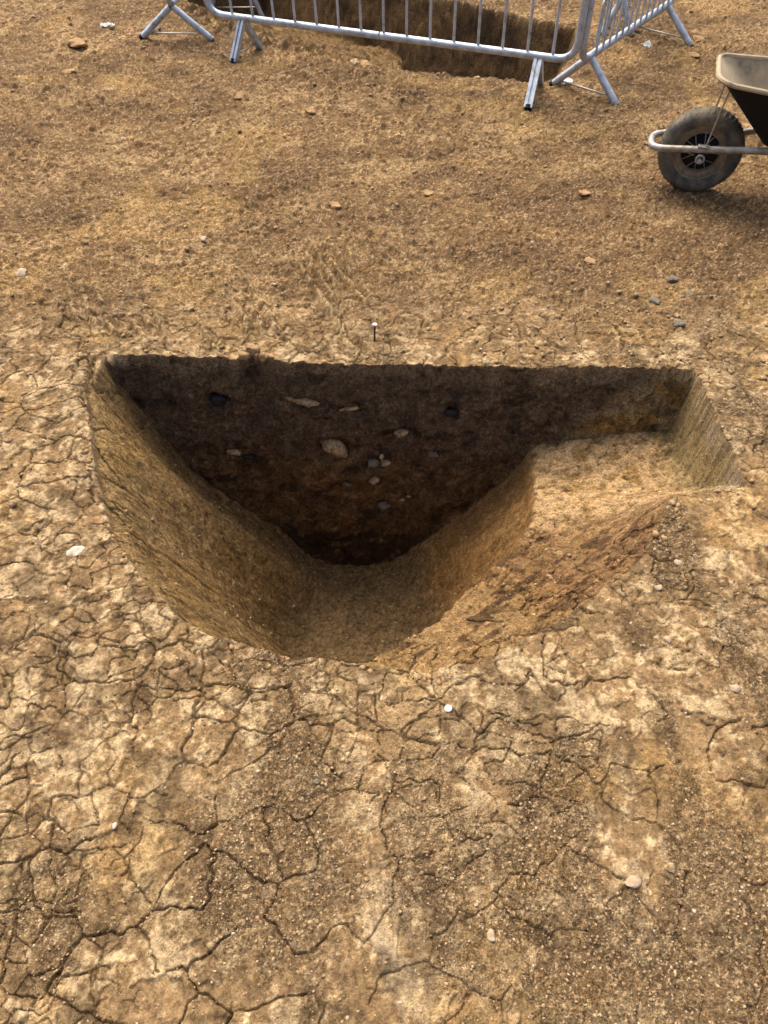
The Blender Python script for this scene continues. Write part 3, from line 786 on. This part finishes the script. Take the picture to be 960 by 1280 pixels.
# ------------------------------------------------------------------ stones and other single things
def rock_mesh(seed, sub=3, rough=.22, ang=.5):
    rg = np.random.RandomState(seed); bm = bmesh.new(); bmesh.ops.create_icosphere(bm, subdivisions=sub, radius=1)
    co = np.array([v.co[:] for v in bm.verts])
    for _ in range(7):                                     # knock facets off
        d = rg.normal(size=3); d /= np.linalg.norm(d); h = rg.uniform(.62, .92)
        k = co @ d; co = co - np.where(k > h, (k-h), 0)[:, None]*d*(.6+ang*.6)
    ph = rg.uniform(0, 50)
    co = co*(1 + rough*.5*fbm(co[:, 0]*1.7 + ph, co[:, 1]*1.7 + co[:, 2]*1.3 + ph, 2, seed)[:, None] + rough*.25*vnoise(co[:, 0]*5 + ph, co[:, 1]*5 + co[:, 2]*4, seed+3)[:, None])
    for v, c in zip(bm.verts, co): v.co = c
    bmesh.ops.recalc_face_normals(bm, faces=bm.faces)
    return bm
def rock(name, loc, size, rot, mat, seed, label, cat, group=None, rough=.22, sub=3):
    bm = rock_mesh(seed, sub, rough)
    for v in bm.verts: v.co = Vector((v.co.x*size[0], v.co.y*size[1], v.co.z*size[2]))
    o = finish(name, bm, M[mat], None, 60); o.location = loc; o.rotation_euler = rot
    return tag(o, label, cat, group)
def section_y(x, depth):
    """front of the section wall at a point of it"""
    lip = .011*fbm(np.array([x*16.]), np.array([3.3]), 3, 201)[0] + .006*vnoise(np.array([x*70.]), np.array([1.3]), 203)[0] + .030*math.exp(-((x+.44)/.045)**2)
    xx, dd = np.array([x]), np.array([depth])
    wn_ = .010*fbm(xx*8, dd*8, 2, 241) + .011*fbm(xx*26, dd*30, 3, 243) + .0060*fbm(xx*85, dd*85, 3, 245, .65)
    t = depth/max(.05, float(D0(xx)[0])); wmk = float(smooth(0, .25, np.array([t]))[0])
    return YB(x) + lip - BAT*t - float(wn_[0])*wmk
for i, (a, b, hw_, hh, tl, mt, nm, lab, cat) in enumerate(SEC_STONES):
    x, z = on_plane_y(a, b, 1.97); zc = (1.97*CP + (CAM_H - z)*SP)
    y = section_y(x, -z); k = zc/FPX
    deep = min(hw_, hh)*k
    rock(nm, (x, y + deep*(.62 if mt != 'dark_patch' else .55), z), (hw_*k, deep*1.1, hh*k*1.18), (0, R(tl), R((i*37) % 30-15)), mt, 400+i*7, lab, cat, 'finds showing in the section', .4)
for i, (a, b, s, lab) in enumerate([(313,449,.030,'largest crumbly clod on the lip of the section'), (326,457,.024,'crumbly clod just below the section lip, lowest of its cluster'),
                          (303,457,.022,'crumbly clod at the left end of the cluster on the section lip'), (338,452,.016,'small round clod at the right end of the cluster on the section lip')]):
    x, z = on_plane_y(a, b, 1.985); y = section_y(x, -z)
    rock('soil_clod', (x, y-.002, z), (s*.85, s*.65, s*.65), (i, i*2, i*3), 'clod', 500+i*3, lab, 'clod', 'clods on the section lip', .5)
GROUND_STONES = [
 (917,861,10,7,'stone_pink','smooth pinkish pebble on the cracked ground right of the pit'),
 (790,1104,13,9,'stone_pink','pale buff pebble, largest on the loose soil at lower right'),
 (838,1086,9,8,'stone_tan','round tan pebble up and right of the pale buff pebble'),
 (833,801,7,6,'stone_pale','small pale pebble on the crust right of the pit front'),
 (847,704,8,5,'stone_pale','flat pale stone on the crust right of the clod-lined slope'),
 (822,737,7,5,'stone_pale','pale stone on the crust below the flat one right of the pit'),
 (28,343,9,6,'stone_pale','pale chalky stone alone on the far left ground'),
 (41,445,5,3.5,'stone_pale','small pale stone left of the corner of the pit'),
 (255,300,5,4,'stone_pale','small pale pebble on the brown ground left of centre'),
 (235,385,9,5,'stone_tan','tan stone among the drag marks beyond the section'),
 (841,348,9,6,'stone_grey','dark grey flint nearest the wheelbarrow wheel'),
 (818,376,9,6,'stone_grey','dark grey flint lowest left of the three below the wheelbarrow'),
 (861,366,8,5,'stone_grey','dark grey flint rightmost of the three below the wheelbarrow'),
 (848,405,10,6,'stone_grey','broad dark grey flint pressed in the ground nearest the pit corner'),
 (145,1034,4,5,'stone_white','tiny white flint chip in the lower left crust'),
 (188,1189,5,5,'stone_pale','small pale pebble in the loose soil at the bottom left'),
 (395,978,6,4,'stone_grey','small grey pebble in the crust below the pit'),
 (614,1171,7,9,'stone_pale','pale chalky lump in loose soil at the bottom right of centre'),
 (443,64,7,5,'stone_tan','tan stone on the ramp of the far trench'),
 (457,80,10,8,'clod','dark crumbly clod on the near edge of the far trench'),
 (420,260,9,6,'clod','brown clod on the open ground midway to the barriers'),
 (388,143,8,5,'clod','brown clod lying below the long barrier'),
 (300,120,8,5,'clod','low brown clod in front of the left barrier leg'),
 (100,58,14,8,'clod','broad low clod at the far upper left'),
 (535,245,8,5,'clod','brown clod on open ground left of the wheel'),
 (738,327,9,6,'clod','brown clod on the ground below and left of the wheel'),
 (730,245,9,5,'clod','flat brown clod left of the wheelbarrow wheel'),
 (868,72,7,5,'clod','small dark clod beside the right barrier foot'),
 (873,50,7,5,'clod','small dark clod beyond the right barrier foot'),
 (190,38,14,8,'stone_grey','rounded grey lump behind the foot of the upper left barrier'),
 (88,90,9,5,'clod','brown clod on the far left ground'),
]
for i, (a, b, hw_, hh, mt, lab) in enumerate(GROUND_STONES):
    x, y = unproj(a, b); zc = y*CP + CAM_H*SP; k = zc/FPX; dep = math.atan2(CAM_H, y)
    sy_ = hh*k/ (math.sin(dep)*.8 + .2); h = min(hw_, hh)*k
    rock('clod' if mt == 'clod' else ('flint' if mt in ('stone_grey', 'stone_white') else 'pebble'), (x, y, gz(x, y) + h*.12), (hw_*k*.85, sy_*.85, h*.62), (R((i*53) % 16-8), R((i*31) % 16-8), R((i*71) % 24-12)), mt, 600+i*11, lab,
         'clod' if mt == 'clod' else 'stone', 'clods lying on the bare ground' if mt == 'clod' else 'stones lying on the bare ground', .6 if mt == 'clod' else .3)
# pale flat flint in the crust at the left
x, y = unproj(96, 692)
rock('flint', (x, y, gz(x, y)+.004), (.024, .017, .006), (0, 0, .4), 'stone_white', 881, 'flat whitish flint set in the cracked crust left of the pit', 'stone', 'stones lying on the bare ground', .3)

# survey nail with a white tag on the far edge of the slot
x, y = unproj(468, 423); z = gz(x, y); nl = empty('survey_nail', (x, y, z))
tag(nl, 'dark survey nail with a white tag standing at the far edge of the pit', 'nail')
tube('shank', [(0, 0, -.02), (.002, 0, .060)], .0034, M['nail'], nl, 8)
bm = bmesh.new(); bmesh.ops.create_cone(bm, cap_ends=True, segments=14, radius1=.0066, radius2=.0066, depth=.005, matrix=Matrix.Translation((.002, 0, .064))); finish('nail_head', bm, M['white'], nl)
bm = bmesh.new(); sweep(bm, [(-.007, .006, .054), (.002, .008, .060), (.007, .007, .055)], [(-.005, -.0008), (.005, -.0008), (.005, .0008), (-.005, .0008)]); finish('paper_tag', bm, M['white'], nl)
# white headed nail in the foreground
x, y = unproj(560, 888); z = gz(x, y); nl = empty('marker_nail', (x, y, z))
tag(nl, 'round white nail head pressed in the ground in front of the pit', 'nail')
bm = bmesh.new(); bmesh.ops.create_uvsphere(bm, u_segments=18, v_segments=10, radius=.0085, matrix=Matrix.Translation((0, 0, .006)) @ Matrix.Diagonal((1, 1, .45, 1))); finish('nail_head', bm, M['white'], nl)
tube('shank', [(0, 0, -.03), (0, 0, .006)], .002, M['nail'], nl, 8)
# scraps of white plastic
def scrap(px, py, wdt_, hgt, seed, label):
    x, y = unproj(px, py); z = gz(x, y); rg = np.random.RandomState(seed); bm = bmesh.new(); n = 9
    vs = []
    for j in range(5):
        row = []
        for i in range(n):
            u, v = i/(n-1)-.5, j/4-.5
            row.append(bm.verts.new((u*wdt_ + rg.normal()*.004, v*hgt*(1-.5*abs(u)) + rg.normal()*.004, .008 + abs(rg.normal())*.010)))
        vs.append(row)
    for j in range(4):
        for i in range(n-1): bm.faces.new((vs[j][i], vs[j][i+1], vs[j+1][i+1], vs[j+1][i]))
    bmesh.ops.solidify(bm, geom=bm.faces[:], thickness=.0015)
    o = finish('plastic_scrap', bm, M['white'], None, 25); o.location = (x, y, z); o.rotation_euler = (0, 0, rg.uniform(-.4, .4)); tag(o, label, 'litter', 'scraps of white plastic')
scrap(705, 105, .085, .07, 3, 'crumpled white plastic scrap beside the barrier foot by the trench corner')
scrap(808, 58, .035, .075, 5, 'curled white plastic scrap between the right barrier and the wheelbarrow')
scrap(136, 37, .085, .05, 7, 'torn white plastic scrap on the ground at upper left')

# ------------------------------------------------------------------ loose crumbs and gravel: nobody could count them
def crumbs(name, N, region, size, mat, seed, maskfn, flat=.75, inpit=False):
    rg = np.random.RandomState(seed)
    N = int(N*1.28); px = rg.uniform(-210, 1170, N); py = rg.uniform(*region, N)
    u, v = (px-480)/FPX, (py-640)/FPX; zz = CAM_H/(SP + v*CP); x, y = u*zz, zz*(CP - v*SP)
    keep = maskfn(x, y, rg); x, y, zz = x[keep], y[keep], zz[keep]
    pdq = pit_depth(x, y) + trench_depth(x, y); back_ = (y > YB(x)-.04) & (y < YB(x)+.015) & (np.abs(x) < 1.05)
    ok = ((pdq > .03) & (y < YB(x)-.05) if inpit else (pdq < .004) & ~back_); x, y, zz = x[ok], y[ok], zz[ok]
    n = len(x); z = ground_height(x, y)
    t = (1+5**.5)/2
    B = np.array([(-1,t,0),(1,t,0),(-1,-t,0),(1,-t,0),(0,-1,t),(0,1,t),(0,-1,-t),(0,1,-t),(t,0,-1),(t,0,1),(-t,0,-1),(-t,0,1)], float)/1.902
    Fc = np.array([(0,11,5),(0,5,1),(0,1,7),(0,7,10),(0,10,11),(1,5,9),(5,11,4),(11,10,2),(10,7,6),(7,1,8),(3,9,4),(3,4,2),(3,2,6),(3,6,8),(3,8,9),(4,9,5),(2,4,11),(6,2,10),(8,6,7),(9,8,1)])
    s = size[0]*(size[1]/size[0])**(rg.uniform(0, 1, n)**2.6)*(.75 + .35*zz/1.5)
    P = B[None]*(1 + rg.uniform(-.45, .45, (n, 12, 1)))
    P = P*np.stack([rg.uniform(.7, 1.3, n), rg.uniform(.7, 1.3, n), rg.uniform(.55, .9, n)*flat/.75], -1)[:, None]
    a = rg.uniform(0, 6.3, n); ca, sa = np.cos(a)[:, None], np.sin(a)[:, None]
    P = np.stack([P[..., 0]*ca - P[..., 1]*sa, P[..., 0]*sa + P[..., 1]*ca, P[..., 2]], -1)*s[:, None, None]
    P = P + np.stack([x, y, z + s*.08], -1)[:, None]
    F_ = (Fc[None] + 12*np.arange(n)[:, None, None]).reshape(-1, 3)
    me = mesh_np(name, P.reshape(-1, 3), F_)
    o = link(name, me, M[mat], None, False); tag(o, None, None, None, 'stuff'); return o
def rimm(x, y, rg): return rg.uniform(0, 1, len(x)) < np.exp(-(np.minimum(polydist(x, y, RIM), np.abs(y-YB(x)) + 9*(np.abs(x) > 1.0))/.035)**2)*smooth(-.3, .4, fbm(x*9, y*9, 2, 79))
def dustm(x, y, rg):
    f_ = fields(x, y)['dust']; return rg.uniform(0, 1, len(x)) < (.10 + .9*f_)
o = crumbs('loose_soil_crumbs', 23000, (640, 1300), (.0009, .0036), 'crumb', 5, dustm)
tag(o, 'fine loose soil crumbs strewn over the cracked foreground', 'soil')
o = crumbs('loose_gravel', 8500, (-40, 640), (.0018, .0080), 'crumb', 6, lambda x, y, rg: rg.uniform(0, 1, len(x)) < .25 + .75*smooth(-.2, .3, fbm(x*1.8, y*1.8, 2, 77)))
tag(o, 'small brown clods and grit scattered over the ground beyond the pit', 'soil')
o = crumbs('pale_grit', 2800, (-40, 1300), (.0012, .0040), 'stone_pale', 8, lambda x, y, rg: rg.uniform(0, 1, len(x)) < .7)
tag(o, 'scattered pale grit on the bare ground', 'grit')

o = crumbs('fallen_crumbs', 5000, (380, 860), (.0016, .0065), 'crumb', 11, lambda x, y, rg: rg.uniform(0, 1, len(x)) < .35 + .5*smooth(.9, 1.02, pit_depth(x, y)), inpit=True)
tag(o, 'crumbs of soil fallen on the slopes and floor of the pit', 'soil')

o = crumbs('rim_crumbs', 12000, (400, 880), (.0020, .0095), 'clod', 15, rimm)
tag(o, 'broken crumbs of crust lying along the rim of the pit', 'soil')
